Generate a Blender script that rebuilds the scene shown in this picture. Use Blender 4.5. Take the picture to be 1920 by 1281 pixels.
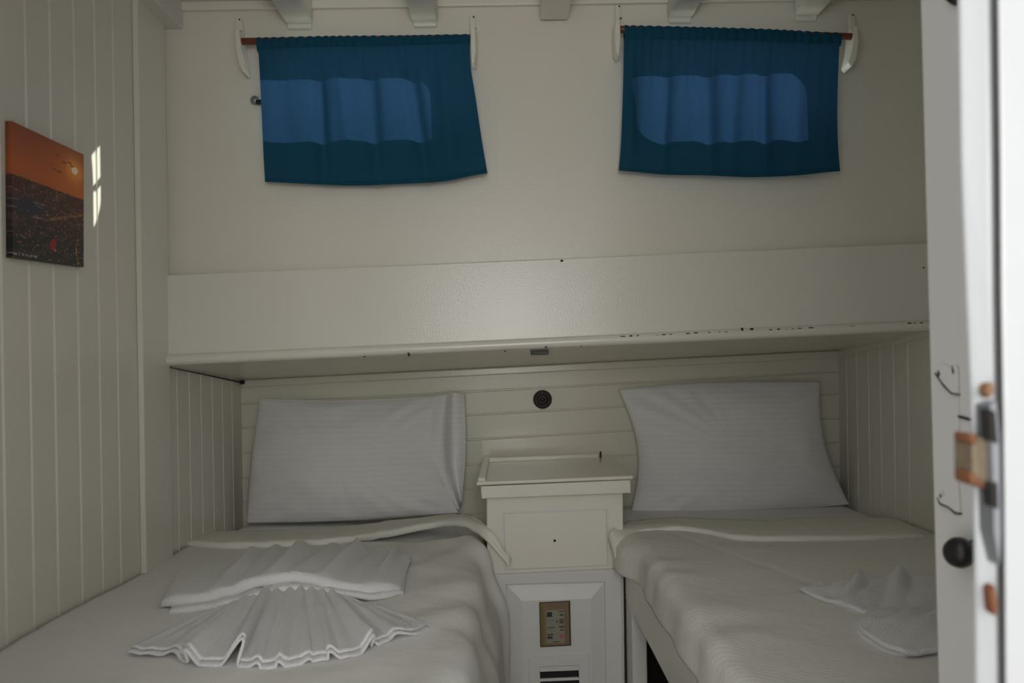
import bpy, math, random
from mathutils import Vector, noise
random.seed(4)
for o in list(bpy.data.objects): bpy.data.objects.remove(o)
S = bpy.context.scene
COL = S.collection
# ------------------------------------------------------------------ camera
F = 1650.0            # focal length in pixels of the 1920 frame
VX, VY = 950.0, 690.0 # vanishing point of the cabin's long axis
ROLL = 0.016
CAM = Vector((0, 0, 1.2))
n_ = math.sqrt(1+ROLL*ROLL)
R_ = Vector((1, 0, -ROLL))/n_
U_ = Vector((ROLL, 0, 1))/n_
cam = bpy.data.cameras.new('camera'); co = bpy.data.objects.new('camera', cam); COL.objects.link(co)
co.location = CAM
co.rotation_euler = (math.radians(90), math.atan(ROLL), 0)
cam.sensor_width = 36; cam.lens = F/1920*36
cam.shift_x = (960-VX)/1920; cam.shift_y = (VY-640.5)/1920
cam.clip_start = 0.02
cam.dof.use_dof = True; cam.dof.focus_distance = 2.3; cam.dof.aperture_fstop = 6.3
S.camera = co
S.view_settings.view_transform = 'Standard'; S.view_settings.look = 'None'
S.view_settings.gamma = 1; S.view_settings.use_curve_mapping = False
S.view_settings.exposure = 0.0

def ray(px, py): return R_*((px-VX)/F) + U_*((VY-py)/F) + Vector((0, 1, 0))
def hY(px, py, Y): d = ray(px, py); return CAM + d*(Y/d.y)
def hX(px, py, X): d = ray(px, py); return CAM + d*(X/d.x)
def hZ(px, py, Z): d = ray(px, py); return CAM + d*((Z-CAM.z)/d.z)

XL, XR = -0.85, 1.06
YB = 0.85*F/498       # alcove back
YF = 0.85*F/644       # shelf front
YU = YF+0.035         # upper wall
YN = 2.298            # nightstand front
ZL = CAM.z-0.463      # left bed top
ZR = CAM.z-0.435      # right bed top
ZC = CAM.z+0.93       # ceiling

# ------------------------------------------------------------------ light
W = bpy.data.worlds.new('World'); S.world = W; W.use_nodes = True
bg = W.node_tree.nodes['Background']; bg.inputs[0].default_value = (0.97, 0.985, 1.0, 1); bg.inputs[1].default_value = 1.15
XC = hY(489, 240, 2.165).x          # curtain's left edge
XW = XC+0.020                       # left window opening's left edge
gap = Vector((XW-0.01, YU-0.02, hY(500, 168, YU).z))
spot_ = hX(185, 308, XL)
sd = (spot_-gap).normalized()
sun = bpy.data.lights.new('sun', 'SUN'); sun.energy = 9.0; sun.angle = math.radians(0.6); sun.color = (1, .96, .9)
so = bpy.data.objects.new('sun', sun); COL.objects.link(so); so.rotation_euler = sd.to_track_quat('-Z', 'Y').to_euler()
so.location = (2, 6, 6)
al = bpy.data.lights.new('companionway_daylight', 'AREA'); al.shape = 'RECTANGLE'; al.size = 0.6; al.size_y = 0.45
al.energy = 12; al.color = (1.0, 0.985, 0.96)
ao = bpy.data.objects.new('companionway_daylight', al); COL.objects.link(ao)
ao.location = (0.03, -0.9, 1.46)
ao.rotation_euler = (Vector((0.0, 2.2, 1.15))-ao.location).to_track_quat('-Z', 'Y').to_euler()

# ------------------------------------------------------------------ materials
def mat(name, col, rough=.5, bump=0, bscale=30, spec=.5, var=0, vscale=3, stretch=None, metal=0, noise_rough=0):
    m = bpy.data.materials.new(name); m.use_nodes = True
    nt = m.node_tree; N = nt.nodes; L = nt.links; b = N['Principled BSDF']
    b.inputs['Base Color'].default_value = (*col, 1); b.inputs['Roughness'].default_value = rough
    b.inputs['Specular IOR Level'].default_value = spec; b.inputs['Metallic'].default_value = metal
    tc = N.new('ShaderNodeTexCoord'); mp = N.new('ShaderNodeMapping'); L.new(tc.outputs['Object'], mp.inputs[0])
    if stretch: mp.inputs['Scale'].default_value = stretch
    if bump:
        nz = N.new('ShaderNodeTexNoise'); nz.inputs['Scale'].default_value = bscale; nz.inputs['Detail'].default_value = 4
        L.new(mp.outputs[0], nz.inputs[0])
        bp = N.new('ShaderNodeBump'); bp.inputs['Strength'].default_value = bump; bp.inputs['Distance'].default_value = .01
        L.new(nz.outputs[0], bp.inputs['Height']); L.new(bp.outputs[0], b.inputs['Normal'])
    if var:
        nz = N.new('ShaderNodeTexNoise'); nz.inputs['Scale'].default_value = vscale; nz.inputs['Detail'].default_value = 3
        L.new(mp.outputs[0], nz.inputs[0])
        cr = N.new('ShaderNodeMix'); cr.data_type = 'RGBA'
        cr.inputs[6].default_value = (*[c*(1-var) for c in col], 1)
        cr.inputs[7].default_value = (min(1, col[0]*(1+var*.4)), min(1, col[1]*(1+var*.35)), min(1, col[2]*(1+var*.5)), 1)
        L.new(nz.outputs[0], cr.inputs[0]); L.new(cr.outputs[2], b.inputs['Base Color'])
    return m
PAINT = mat('gloss_cream_paint', (.82, .79, .685), .30, .03, 180, var=.05, vscale=4)
PAINTW = mat('gloss_white_paint', (.82, .80, .71), .26, .052, 230, var=.04, vscale=5)
PAINTB = mat('board_paint', (.82, .79, .66), .22, .04, 110, var=.05, vscale=6)
PAINTG = mat('cool_white_paint', (.74, .735, .70), .4, .05, 90, var=.04)
JAMB = mat('jamb_paint', (.56, .575, .58), .35, .08, 40)
DARK = mat('dark_gap', (.02, .018, .015), .9)
CHIP_SHADE = mat('bare_wood_and_edge_shade', (.06, .045, .03), .9)
WOOD = mat('varnished_rod_wood', (.17, .045, .02), .35, .2, 60, var=.3, vscale=20, stretch=(.1, 1, 1))
BROWN = mat('dark_brown_wood', (.028, .012, .009), .38, .1, 60, spec=.4)
BLACK = mat('black_plastic', (.012, .011, .012), .35)
STEEL = mat('worn_steel', (.30, .31, .33), .4, metal=.6)
TOWEL = mat('terry_towel', (.93, .93, .92), .95, .55, 330, spec=.1)
FLOOR = mat('floor_boards', (.22, .13, .07), .5, .1, 20, var=.3, vscale=8, stretch=(8, .4, 1))
RUST = mat('rusty_metal', (.30, .16, .07), .7, .5, 60, var=.7, vscale=60)
ORUST = mat('orange_rust', (.20, .075, .03), .8, .5, 80)
BRASSY = mat('dull_brass', (.22, .17, .11), .55, .3, 60, metal=.3)

def fabric(name, col, kind):
    m = mat(name, col, .9, 0, spec=.15)
    nt = m.node_tree; N = nt.nodes; L = nt.links; b = N['Principled BSDF']
    tc = N.new('ShaderNodeTexCoord')
    nz = N.new('ShaderNodeTexNoise'); nz.inputs['Scale'].default_value = 14; nz.inputs['Detail'].default_value = 5
    L.new(tc.outputs['Object'], nz.inputs[0])
    bp = N.new('ShaderNodeBump'); bp.inputs['Strength'].default_value = .35; bp.inputs['Distance'].default_value = .012
    L.new(nz.outputs[0], bp.inputs['Height'])
    last = bp
    def wave(dirn, scale, dist, st, rot=None):
        nonlocal last
        mp = N.new('ShaderNodeMapping'); L.new(tc.outputs['Object'], mp.inputs[0])
        if rot: mp.inputs['Rotation'].default_value = rot
        w = N.new('ShaderNodeTexWave'); w.bands_direction = dirn; w.inputs['Scale'].default_value = scale
        w.inputs['Distortion'].default_value = .4; L.new(mp.outputs[0], w.inputs[0])
        p = N.new('ShaderNodeBump'); p.inputs['Strength'].default_value = st; p.inputs['Distance'].default_value = dist
        L.new(w.outputs[0], p.inputs['Height']); L.new(last.outputs[0], p.inputs['Normal']); last = p
        return w
    if kind == 'stripe':
        w = wave('Z', 19, .0010, .35)
        mx = N.new('ShaderNodeMix'); mx.data_type = 'RGBA'
        mx.inputs[6].default_value = (*[c*.97 for c in col], 1); mx.inputs[7].default_value = (*col, 1)
        L.new(w.outputs[0], mx.inputs[0]); L.new(mx.outputs[2], b.inputs['Base Color'])
    if kind == 'quilt':
        wave('X', 26, .0007, .3, (0, 0, .78)); wave('X', 26, .0007, .3, (0, 0, -.78))
    L.new(last.outputs[0], b.inputs['Normal'])
    return m
PILLOW = fabric('striped_pillow_cotton', (.84, .84, .83), 'stripe')
SHEET = fabric('white_sheet_cotton', (.84, .84, .82), 'quilt')
BLANKL = fabric('white_blanket', (.88, .87, .84), 'plain')
BLANKR = fabric('quilted_white_blanket', (.83, .82, .77), 'quilt')
FOLD = fabric('cream_blanket_fold', (.87, .86, .78), 'plain')

m = bpy.data.materials.new('teal_curtain'); m.use_nodes = True; nt = m.node_tree; N = nt.nodes; L = nt.links
N.remove(N['Principled BSDF'])
df = N.new('ShaderNodeBsdfDiffuse'); df.inputs[0].default_value = (.014, .075, .125, 1)
tr = N.new('ShaderNodeBsdfTranslucent'); ad = N.new('ShaderNodeAddShader')
tc = N.new('ShaderNodeTexCoord'); nz = N.new('ShaderNodeTexNoise'); nz.inputs['Scale'].default_value = 260; nz.inputs['Detail'].default_value = 2
L.new(tc.outputs['Object'], nz.inputs[0])
mx = N.new('ShaderNodeMix'); mx.data_type = 'RGBA'; mx.inputs[6].default_value = (.003, .008, .020, 1); mx.inputs[7].default_value = (.0085, .018, .047, 1)
L.new(nz.outputs[0], mx.inputs[0]); L.new(mx.outputs[2], tr.inputs[0])
bp = N.new('ShaderNodeBump'); bp.inputs['Strength'].default_value = .3; bp.inputs['Distance'].default_value = .002
L.new(nz.outputs[0], bp.inputs['Height']); L.new(bp.outputs[0], df.inputs['Normal'])
L.new(df.outputs[0], ad.inputs[0]); L.new(tr.outputs[0], ad.inputs[1]); L.new(ad.outputs[0], N['Material Output'].inputs[0])
TEAL = m
m = bpy.data.materials.new('window_glass'); m.use_nodes = True; nt = m.node_tree; N = nt.nodes; L = nt.links
N.remove(N['Principled BSDF'])
t1 = N.new('ShaderNodeBsdfTransparent'); t1.inputs[0].default_value = (.93, .96, .95, 1); g1 = N.new('ShaderNodeBsdfGlossy'); g1.inputs['Roughness'].default_value = .02
ms = N.new('ShaderNodeMixShader'); ms.inputs[0].default_value = .07
L.new(t1.outputs[0], ms.inputs[1]); L.new(g1.outputs[0], ms.inputs[2]); L.new(ms.outputs[0], N['Material Output'].inputs[0])
GLASS = m
def vcol_mat(name, rough):
    m = mat(name, (.5, .5, .5), rough); N = m.node_tree.nodes; L = m.node_tree.links
    a = N.new('ShaderNodeAttribute'); a.attribute_name = 'print'
    L.new(a.outputs['Color'], N['Principled BSDF'].inputs['Base Color']); return m
PRINT = vcol_mat('printed_canvas', .5); SIGNM = vcol_mat('printed_sign', .4)

# ------------------------------------------------------------------ helpers
def wloc(p):
    v = Vector((0, 0, 0))
    while p: v += p.location; p = p.parent
    return v
def obj(name, V, Fc, m, parent=None, smooth=False, bevel=0, solid=0, sub=0, seg=2):
    V = [Vector(v) for v in V]
    if parent is None:
        xs = [v.x for v in V]; ys = [v.y for v in V]
        org = Vector(((min(xs)+max(xs))/2, (min(ys)+max(ys))/2, min(v.z for v in V)))
    else: org = wloc(parent)
    me = bpy.data.meshes.new(name); me.from_pydata([tuple(v-org) for v in V], [], Fc); me.update()
    me.materials.append(m)
    import bmesh
    bm = bmesh.new(); bm.from_mesh(me); bmesh.ops.recalc_face_normals(bm, faces=bm.faces); bm.to_mesh(me); bm.free()
    for p in me.polygons: p.use_smooth = smooth
    o = bpy.data.objects.new(name, me); COL.objects.link(o)
    if parent is None: o.location = org
    else: o.parent = parent
    if solid:
        s = o.modifiers.new('solid', 'SOLIDIFY'); s.thickness = solid; s.offset = 0
    if bevel:
        b = o.modifiers.new('bevel', 'BEVEL'); b.width = bevel; b.segments = seg; b.limit_method = 'ANGLE'; b.angle_limit = .6
    if sub:
        s = o.modifiers.new('sub', 'SUBSURF'); s.levels = sub; s.render_levels = sub
    return o
def thing(name, loc, label, cat, group=None):
    o = bpy.data.objects.new(name, None); COL.objects.link(o); o.location = loc; o.empty_display_size = .05
    tag(o, label, cat, group); return o
def tag(o, label, cat, group=None):
    o['label'] = label; o['category'] = cat
    if group: o['group'] = group
    return o
def struct(o): o['kind'] = 'structure'; return o
QF = [(0, 1, 2, 3), (7, 6, 5, 4), (0, 4, 5, 1), (1, 5, 6, 2), (2, 6, 7, 3), (3, 7, 4, 0)]
def box(x0, y0, z0, x1, y1, z1):
    return [(x0, y0, z0), (x1, y0, z0), (x1, y0, z1), (x0, y0, z1), (x0, y1, z0), (x1, y1, z0), (x1, y1, z1), (x0, y1, z1)], QF
def merge(*parts):
    V = []; Fc = []
    for v, f in parts:
        n = len(V); V += [tuple(a) for a in v]; Fc += [tuple(i+n for i in q) for q in f]
    return V, Fc
def prism(quad, Y0, Y1):
    a = [hY(x, y, Y0) for x, y in quad]; n = len(a)
    b = [Vector((p.x, p.y+(Y1-Y0), p.z)) for p in a]
    Fc = [tuple(range(n)), tuple(range(2*n-1, n-1, -1))]+[(i, (i+1) % n, n+(i+1) % n, n+i) for i in range(n)]
    return a+b, Fc
def ring(outer, inner, Y0, Y1, Yin=None):
    o0 = [hY(x, y, Y0) for x, y in outer]; i0 = [hY(x, y, Y0 if Yin is None else Yin) for x, y in inner]
    d = Vector((0, Y1-Y0, 0)); o1 = [p+d for p in o0]; i1 = [Vector((p.x, Y1, p.z)) for p in i0]
    n = len(outer); V = o0+i0+o1+i1; Fc = []
    for k in range(n):
        j = (k+1) % n
        Fc += [(k, j, n+j, n+k), (2*n+k, 2*n+j, j, k), (n+k, n+j, 3*n+j, 3*n+k), (3*n+k, 3*n+j, 2*n+j, 2*n+k)]
    return V, Fc
def grid(fn, nu, nv, closeu=False):
    V = [fn(i/(nu-1) if not closeu else i/nu, j/(nv-1)) for j in range(nv) for i in range(nu)]
    Fc = []
    for j in range(nv-1):
        for i in range(nu if closeu else nu-1):
            k = (i+1) % nu
            Fc.append((j*nu+i, j*nu+k, (j+1)*nu+k, (j+1)*nu+i))
    return V, Fc
def lathe(profile, c, axis='Y', n=40):
    V = []; Fc = []
    c = Vector(c)
    for r, h in profile:
        for k in range(n):
            a = 2*math.pi*k/n; ca, sa = r*math.cos(a), r*math.sin(a)
            V.append(c+{'Y': Vector((ca, h, sa)), 'X': Vector((h, ca, sa)), 'Z': Vector((ca, sa, h))}[axis])
    for j in range(len(profile)-1):
        for k in range(n): Fc.append((j*n+k, j*n+(k+1) % n, (j+1)*n+(k+1) % n, (j+1)*n+k))
    Fc.append(tuple(range(n))); Fc.append(tuple(range((len(profile)-1)*n, len(profile)*n)))
    return V, Fc
def tube(p0, p1, r, n=20):
    p0 = Vector(p0); p1 = Vector(p1); d = (p1-p0).normalized(); a = d.orthogonal().normalized(); b = d.cross(a)
    V = [p+a*r*math.cos(2*math.pi*k/n)+b*r*math.sin(2*math.pi*k/n) for p in (p0, p1) for k in range(n)]
    return V, [(k, (k+1) % n, n+(k+1) % n, n+k) for k in range(n)]+[tuple(range(n)), tuple(range(2*n-1, n-1, -1))]
def crom(P, t):      # catmull-rom through P, t 0..1
    n = len(P)-1; f = min(max(t, 0), 1)*n; i = min(int(f), n-1); u = f-i
    a = P[max(i-1, 0)]; b = P[i]; c = P[i+1]; d = P[min(i+2, n)]
    return (b*2+(c-a)*u+(a*2-b*5+c*4-d)*u*u+(b*3-a-c*3+d)*u*u*u)*.5
def arcres(P, n):    # resample by arc length
    Q = [crom(P, k/400) for k in range(401)]; L = [0]
    for a, b in zip(Q, Q[1:]): L.append(L[-1]+(b-a).length)
    out = []; j = 0
    for k in range(n):
        t = L[-1]*k/(n-1)
        while j < 399 and L[j+1] < t: j += 1
        u = (t-L[j])/max(1e-9, L[j+1]-L[j]); out.append(Q[j].lerp(Q[j+1], min(1, u)))
    return out
def nz3(x, y, z, s): return noise.noise(Vector((x*s, y*s, z*s)))
def sm(a, b, x): t = min(1, max(0, (x-a)/(b-a))); return t*t*(3-2*t)

# ------------------------------------------------------------------ setting
def groove_wall(name, X, ys, y0, y1, z0, z1, s, m, depth=.004, w=.004):
    pr = [(y0, X)]
    for g in sorted(ys): pr += [(g-w, X), (g-w*.3, X-s*depth), (g+w*.3, X-s*depth), (g+w, X)]
    pr.append((y1, X)); pr += [(y1, X-s*.04), (y0, X-s*.04)]
    # full height in the cabin, only up to the shelf inside the alcove
    ys_ = YU+.05
    def ext(p, za, zb_):
        p = p+[(p[-1][0], X-s*.04), (p[0][0], X-s*.04)]; n = len(p)
        V = [(x, y, z) for z in (za, zb_) for y, x in p]
        return V, [(i, (i+1) % n, n+(i+1) % n, n+i) for i in range(n)]+[tuple(range(n)), tuple(range(2*n-1, n-1, -1))]
    pa = [q for q in pr if q[0] < ys_]+[(ys_, X)]; pb = [(ys_, X)]+[q for q in pr if q[0] > ys_]
    V, Fc = merge(ext(pa, z0, z1), ext(pb, z0, CAM.z+.12))
    return struct(obj(name, V, Fc, m))
w_ = .0762*F/1400
yl = [0.85*F/(950-x) for x in (5, 57, 103, 148, 187, 221)]
yl += [yl[0]-w_*k for k in range(1, 9)]
yl += [0.85*F/(950-x) for x in (331, 354, 376, 397, 416, 434)]
groove_wall('wall_left', XL, yl, .5, YB+.06, -.02, ZC+.02, 1, PAINT)
yr = [1.06*F/(x-950) for x in (1587, 1606, 1628, 1650, 1675, 1702, 1735, 1775)]
yr += [yr[-1]-.086*k for k in range(1, 14)]
groove_wall('wall_right', XR, yr, .5, YB+.06, -.02, ZC+.02, -1, PAINT)
# alcove back wall of horizontal boards
lv = [(452, 700), (452, 758), (452, 803), (452, 850), (452, 897), (452, 942), (452, 990), (452, 1040), (452, 1100)]
rv = [(1570, 640), (1570, 697), (1570, 739), (1570, 784), (1570, 829), (1570, 875), (1570, 922), (1570, 970), (1570, 1030)]
P = []
for (a, b), (c, d) in zip(lv, rv):
    pl, pr_ = hY(a, b, YB), hY(c, d, YB)
    for dz, dy in ((.0035, 0), (.001, .005), (-.001, .005), (-.0035, -.003)):
        P.append((Vector((XL, YB+dy, pl.z+dz)), Vector((XR, YB+dy, pr_.z+dz))))
P = [(P[0][0]+Vector((0, 0, .3)), P[0][1]+Vector((0, 0, .3)))]+P+[(Vector((XL, YB, -.02)), Vector((XR, YB, -.02)))]
V = []; Fc = []
for a, b in P: V += [a, b, Vector((b.x, YB+.05, b.z)), Vector((a.x, YB+.05, a.z))]
for i in range(len(P)-1):
    k = 4*i; Fc += [(k, k+1, k+5, k+4), (k+2, k+3, k+7, k+6)]
struct(obj('wall_alcove', V, Fc, PAINTB))
# upper back wall with two rounded window openings
def rrect(x0, z0, x1, z1, r, n=8):
    out = []
    for cx, cz, a0 in ((x1-r, z1-r, 0), (x0+r, z1-r, 90), (x0+r, z0+r, 180), (x1-r, z0+r, 270)):
        for k in range(n+1):
            a = math.radians(a0+90*k/n); out.append((cx+r*math.cos(a), cz+r*math.sin(a)))
    return out
def wbox(x0, y0, x1, y1):
    a = hY(x0, y1, YU); b = hY(x1, y0, YU); return a.x, a.z, b.x, b.z
w1 = wbox(520, 92, 872, 246); w1 = (XW, w1[1], w1[2], w1[3])
w2 = wbox(1222, 84, 1562, 246)
zt, zb = ZC+.02, hY(950, 560, YF).z
TH = .05
def cell(x0, x1, hole):
    hx0, hz0, hx1, hz1 = hole; cx, cz = (hx0+hx1)/2, (hz0+hz1)/2
    H = rrect(*hole, .045); O = []
    for x, z in H:
        dx, dz = x-cx, z-cz; k = min((x1-cx)/dx if dx > 0 else (x0-cx)/dx, (zt-cz)/dz if dz > 0 else (zb-cz)/dz); O.append((cx+dx*k, cz+dz*k))
    for X_, Z_ in ((x0, zb), (x0, zt), (x1, zb), (x1, zt)):   # snap nearest to the corner
        i = min(range(len(O)), key=lambda i: (O[i][0]-X_)**2+(O[i][1]-Z_)**2); O[i] = (X_, Z_)
    n = len(H); V = [(x, YU, z) for x, z in H]+[(x, YU, z) for x, z in O]+[(x, YU+TH, z) for x, z in H]+[(x, YU+TH, z) for x, z in O]
    Fc = []
    for i in range(n):
        j = (i+1) % n; Fc += [(i, j, n+j, n+i), (2*n+j, 2*n+i, 3*n+i, 3*n+j), (i, 2*n+i, 2*n+j, j)]
    return V, Fc
V, Fc = merge(cell(XL, .1, w1), cell(.1, XR, w2))
struct(obj('wall_back', V, Fc, PAINT))
for i, w in ((1, w1), (2, w2)):
    H = rrect(*w, .045); H2 = rrect(w[0]+.004, w[1]+.004, w[2]-.004, w[3]-.004, .042); n = len(H)
    V = [(x, YU+.03, z) for x, z in H]+[(x, YU+.03, z) for x, z in H2]+[(x, YU+.05, z) for x, z in H]+[(x, YU+.05, z) for x, z in H2]
    Fc = []
    for k in range(n):
        j = (k+1) % n; Fc += [(k, j, n+j, n+k), (2*n+k, 2*n+j, 3*n+j, 3*n+k), (n+k, n+j, 3*n+j, 3*n+k)]
    wf = struct(obj('window_%d' % i, V, Fc, PAINTG))
    H3 = rrect(w[0]+.002, w[1]+.002, w[2]-.002, w[3]-.002, .044)
    V = [(x, YU+.036, z) for x, z in H3]+[(x, YU+.040, z) for x, z in H3]
    obj('pane', V, [tuple(range(n)), tuple(range(2*n-1, n-1, -1))]+[(k, (k+1) % n, n+(k+1) % n, n+k) for k in range(n)], GLASS, wf)
    if i == 1:
        c = hY(478, 188, YU-.012)
        lt = obj('latch', *lathe([(.004, .012), (.004, .004), (.010, .003), (.011, -.002), (.007, -.006), (.001, -.007)], c), STEEL, wf, smooth=True)
        lt['label'] = 'round metal window latch'
        V, Fc = box(c.x+.004, YU-.022, c.z-.012, c.x+.054, YU-.010, c.z-.001)
        obj('latch_arm', V, Fc, BLACK, wf, bevel=.002)  # arm lengthened out of view behind the curtain to split the sun streak
struct(obj('ceiling', *box(XL-.04, .5, ZC, XR+.04, YU+.05, ZC+.04), PAINTW))
struct(obj('floor', *box(XL-.04, -2.0, -.04, XR+.04, YB+.06, 0), FLOOR))
# bulkhead with the doorway we look through
YJ0, YJ1 = .52, .57
dl, dh = -.37, 2.08
xj = hY(1878, 640, YJ0).x
struct(obj('wall_front', *merge(box(XL-.04, YJ0-.01, 0, dl, YJ1, ZC+.02), box(xj+.045, YJ0-.01, 0, XR+.04, YJ1, ZC+.02),
       box(dl, YJ0-.01, dh, xj+.045, YJ1, ZC+.02)), PAINTG))
# right jamb: inner stop board and outer casing with a routed gap between
edge = [(1790, -900), (1795, 0), (1799, 300), (1809, 560), (1820, 800), (1824, 1000), (1826, 1281), (1836, 2300)]
mid = [(1854, -900), (1858, 0), (1862, 300), (1864, 560), (1868, 800), (1870, 1000), (1872, 1281), (1884, 2300)]
def strip(L0, Yl, R0, Yr, Yback):
    V = []; Fc = []
    for (a, b), (c, d) in zip(L0, R0):
        p = hY(a, b, Yl); q = hY(c, d, Yr); V += [p, q, Vector((q.x+.045, Yback, q.z)), Vector((p.x+.040, Yback, p.z))]
    for i in range(len(L0)-1):
        k = 4*i
        for s in range(4): Fc.append((k+s, k+(s+1) % 4, k+4+(s+1) % 4, k+4+s))
    Fc += [(0, 1, 2, 3), tuple(len(V)-4+i for i in (3, 2, 1, 0))]
    return V, Fc
j1 = struct(obj('trim_1', *strip(edge, YJ0+.014, mid, YJ0+.004, YJ1+.02), JAMB, bevel=.003, seg=3))
mid2 = [(x+7, y) for x, y in mid]; out = [(2010, y) for x, y in mid]
j2 = struct(obj('trim_2', *strip(mid2, YJ0-.006, out, YJ0-.012, YJ0+.012), JAMB, bevel=.004, seg=3))
# trims
tb = []
# left vertical cover board
def pxbox(X0, X1, pa, pb, z0, z1): ya = .85*F/(950-pa); yb = .85*F/(950-pb); return box(X0, ya, z0, X1, yb, z1)
struct(obj('trim_3', *pxbox(XL, XL+.014, 257, 309, .3, ZC), PAINTW, bevel=.004, seg=3))
struct(obj('trim_4', *box(XL+.0, YU-.012, ZC-.022, XR, YU, ZC), PAINTW, bevel=.003))
# strip under the shelf at the back, strip on the right side
a0, a1 = hY(455, 713, YB-.012), hY(1570, 657, YB-.012); b0, b1 = hY(455, 727, YB-.012), hY(1570, 671, YB-.012)
V = [Vector((XL, a0.y, b0.z)), Vector((XR, a0.y, b1.z)), Vector((XR, a0.y, a1.z)), Vector((XL, a0.y, a0.z))]
V += [Vector((v.x, YB, v.z)) for v in V]
struct(obj('trim_5', V, QF, PAINTB, bevel=.004, seg=3))
c0, c1 = hX(1572, 657, XR-.01), hX(1752, 616, XR-.01); d0, d1 = hX(1572, 668, XR-.01), hX(1752, 628, XR-.01)
V = [d1, d0, c0+Vector((0, 0, .004)), c1+Vector((0, 0, .004))]; V += [Vector((XR, v.y, v.z)) for v in V]
struct(obj('trim_6', V, QF, PAINTB, bevel=.003))

# ------------------------------------------------------------------ ceiling beams
bl = ['leftmost free-standing white ceiling beam above the left curtain, left of its middle', 'white ceiling beam above the right half of the left curtain',
      'cream ceiling beam between the two curtains', 'white ceiling beam above the left half of the right curtain', 'white ceiling beam above the right end of the right curtain']
zbm = hY(950, 43, YU).z
for k, (a, b) in enumerate(((538, 588), (773, 822), (1012, 1065), (1250, 1297), (1487, 1532))):
    x0, x1 = hY(a, 43, YU).x, hY(b, 43, YU).x
    t = thing('ceiling_beam', ((x0+x1)/2, 1.4, zbm), bl[k], 'beam', 'beams across the cabin ceiling')
    obj('timber', *box(x0, .58, zbm, x1, YU-.012, ZC), PAINTG if k != 2 else PAINT, t, bevel=.006, seg=3)
    if k != 2: obj('end_block', *box(x0+.003, YU-.014, zbm-.010, x1-.003, YU, zbm+.02), PAINTW, t, bevel=.004, seg=3)
tag(obj('ceiling_beam', *box(XL, .58, hY(950, 46, YU).z, XL+.052, YU, ZC), PAINTG, bevel=.005, seg=3),
    'white edge beam running along the top of the left plank wall', 'beam')

# ------------------------------------------------------------------ boxed shelf across the back
sh = thing('boxed_shelf', (.1, YF, hY(950, 640, YF).z), 'long cream-white boxed shelf across the back wall above both beds', 'shelf')
def q3(tl, tr, br, bl_, Y0, Y1):
    p = [hY(*tl, Y0), hY(*tr, Y0), hY(*br, Y0), hY(*bl_, Y0)]
    p[0].x = p[3].x = XL+.002; p[1].x = p[2].x = XR-.002
    V = [p[3], p[2], p[1], p[0]]; V += [Vector((v.x, Y1, v.z)) for v in V]; return V, QF
obj('fascia', *q3((308, 516), (1752, 455), (1752, 603), (308, 668), YF, YU+.02), PAINTW, sh, bevel=.003)
ml, mr = hY(306, 676, YF-.004), hY(1752, 610, YF-.004); ml.x = XL+.002; mr.x = XR-.002
V = []; n = 12
for p in (ml, mr):
    for k in range(n):
        a = math.pi*(.5+k/(n-1)); V.append(p+Vector((0, math.cos(a)*.014, math.sin(a)*.0135)))
    V += [p+Vector((0, .04, -.0135)), p+Vector((0, .04, .0135))]
m_ = n+2
obj('moulding', V, [(i, (i+1) % m_, m_+(i+1) % m_, m_+i) for i in range(m_)]+[tuple(range(m_)), tuple(range(2*m_-1, m_-1, -1))], PAINTW, sh)
u0, u1 = hY(306, 686, YF), hY(1752, 620, YF); v0, v1 = hY(452, 713, YB), hY(1570, 657, YB)
for p, x in ((u0, XL+.002), (u1, XR-.002), (v0, XL+.002), (v1, XR-.002)): p.x = x
up = Vector((0, 0, .018))
obj('underside', [u0, u1, v1, v0, u0+up, u1+up, v1+up, v0+up], QF, PAINTB, sh)
# chipped paint along the moulding's upper seam
rs = random.Random(8)
def chip(px, py, w, h, Y=YF-.006, m=DARK, name='paint_chip'):
    k = 7; pts = []
    for i in range(k):
        a = 2*math.pi*i/k; pts.append((px+math.cos(a)*w*rs.uniform(.6, 1.1), py+math.sin(a)*h*rs.uniform(.6, 1.1)))
    obj(name, *prism(pts, Y, Y+.008), m, sh)
for x in [1168, 1183, 1196, 1232, 1245, 1258, 1290, 1305, 1330, 1349, 1362, 1445, 1460, 1475, 1487, 1500, 1521, 1600, 1706, 1716, 1728]:
    chip(x, 605+(1752-x)*.0452+rs.uniform(-1, 1), rs.uniform(2, 7), rs.uniform(1.1, 2.0), YF-.0165)
chip(1392, 618, 2.5, 4, YF-.0155); chip(1410, 617, 4, 3, YF-.0155)
chip(1053, 489, 4, 2.3, YF-.001); chip(1732, 502, 2, 2, YF-.001)
for x, y, w, h in ((766, 665, 2.2, 5), (947, 659, 2, 2), (1024, 651, 2, 2.5), (683, 669, 2, 1.5), (1090, 650, 1.5, 1)):
    chip(x, y, w, h, YF-.0185, CHIP_SHADE)
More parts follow.
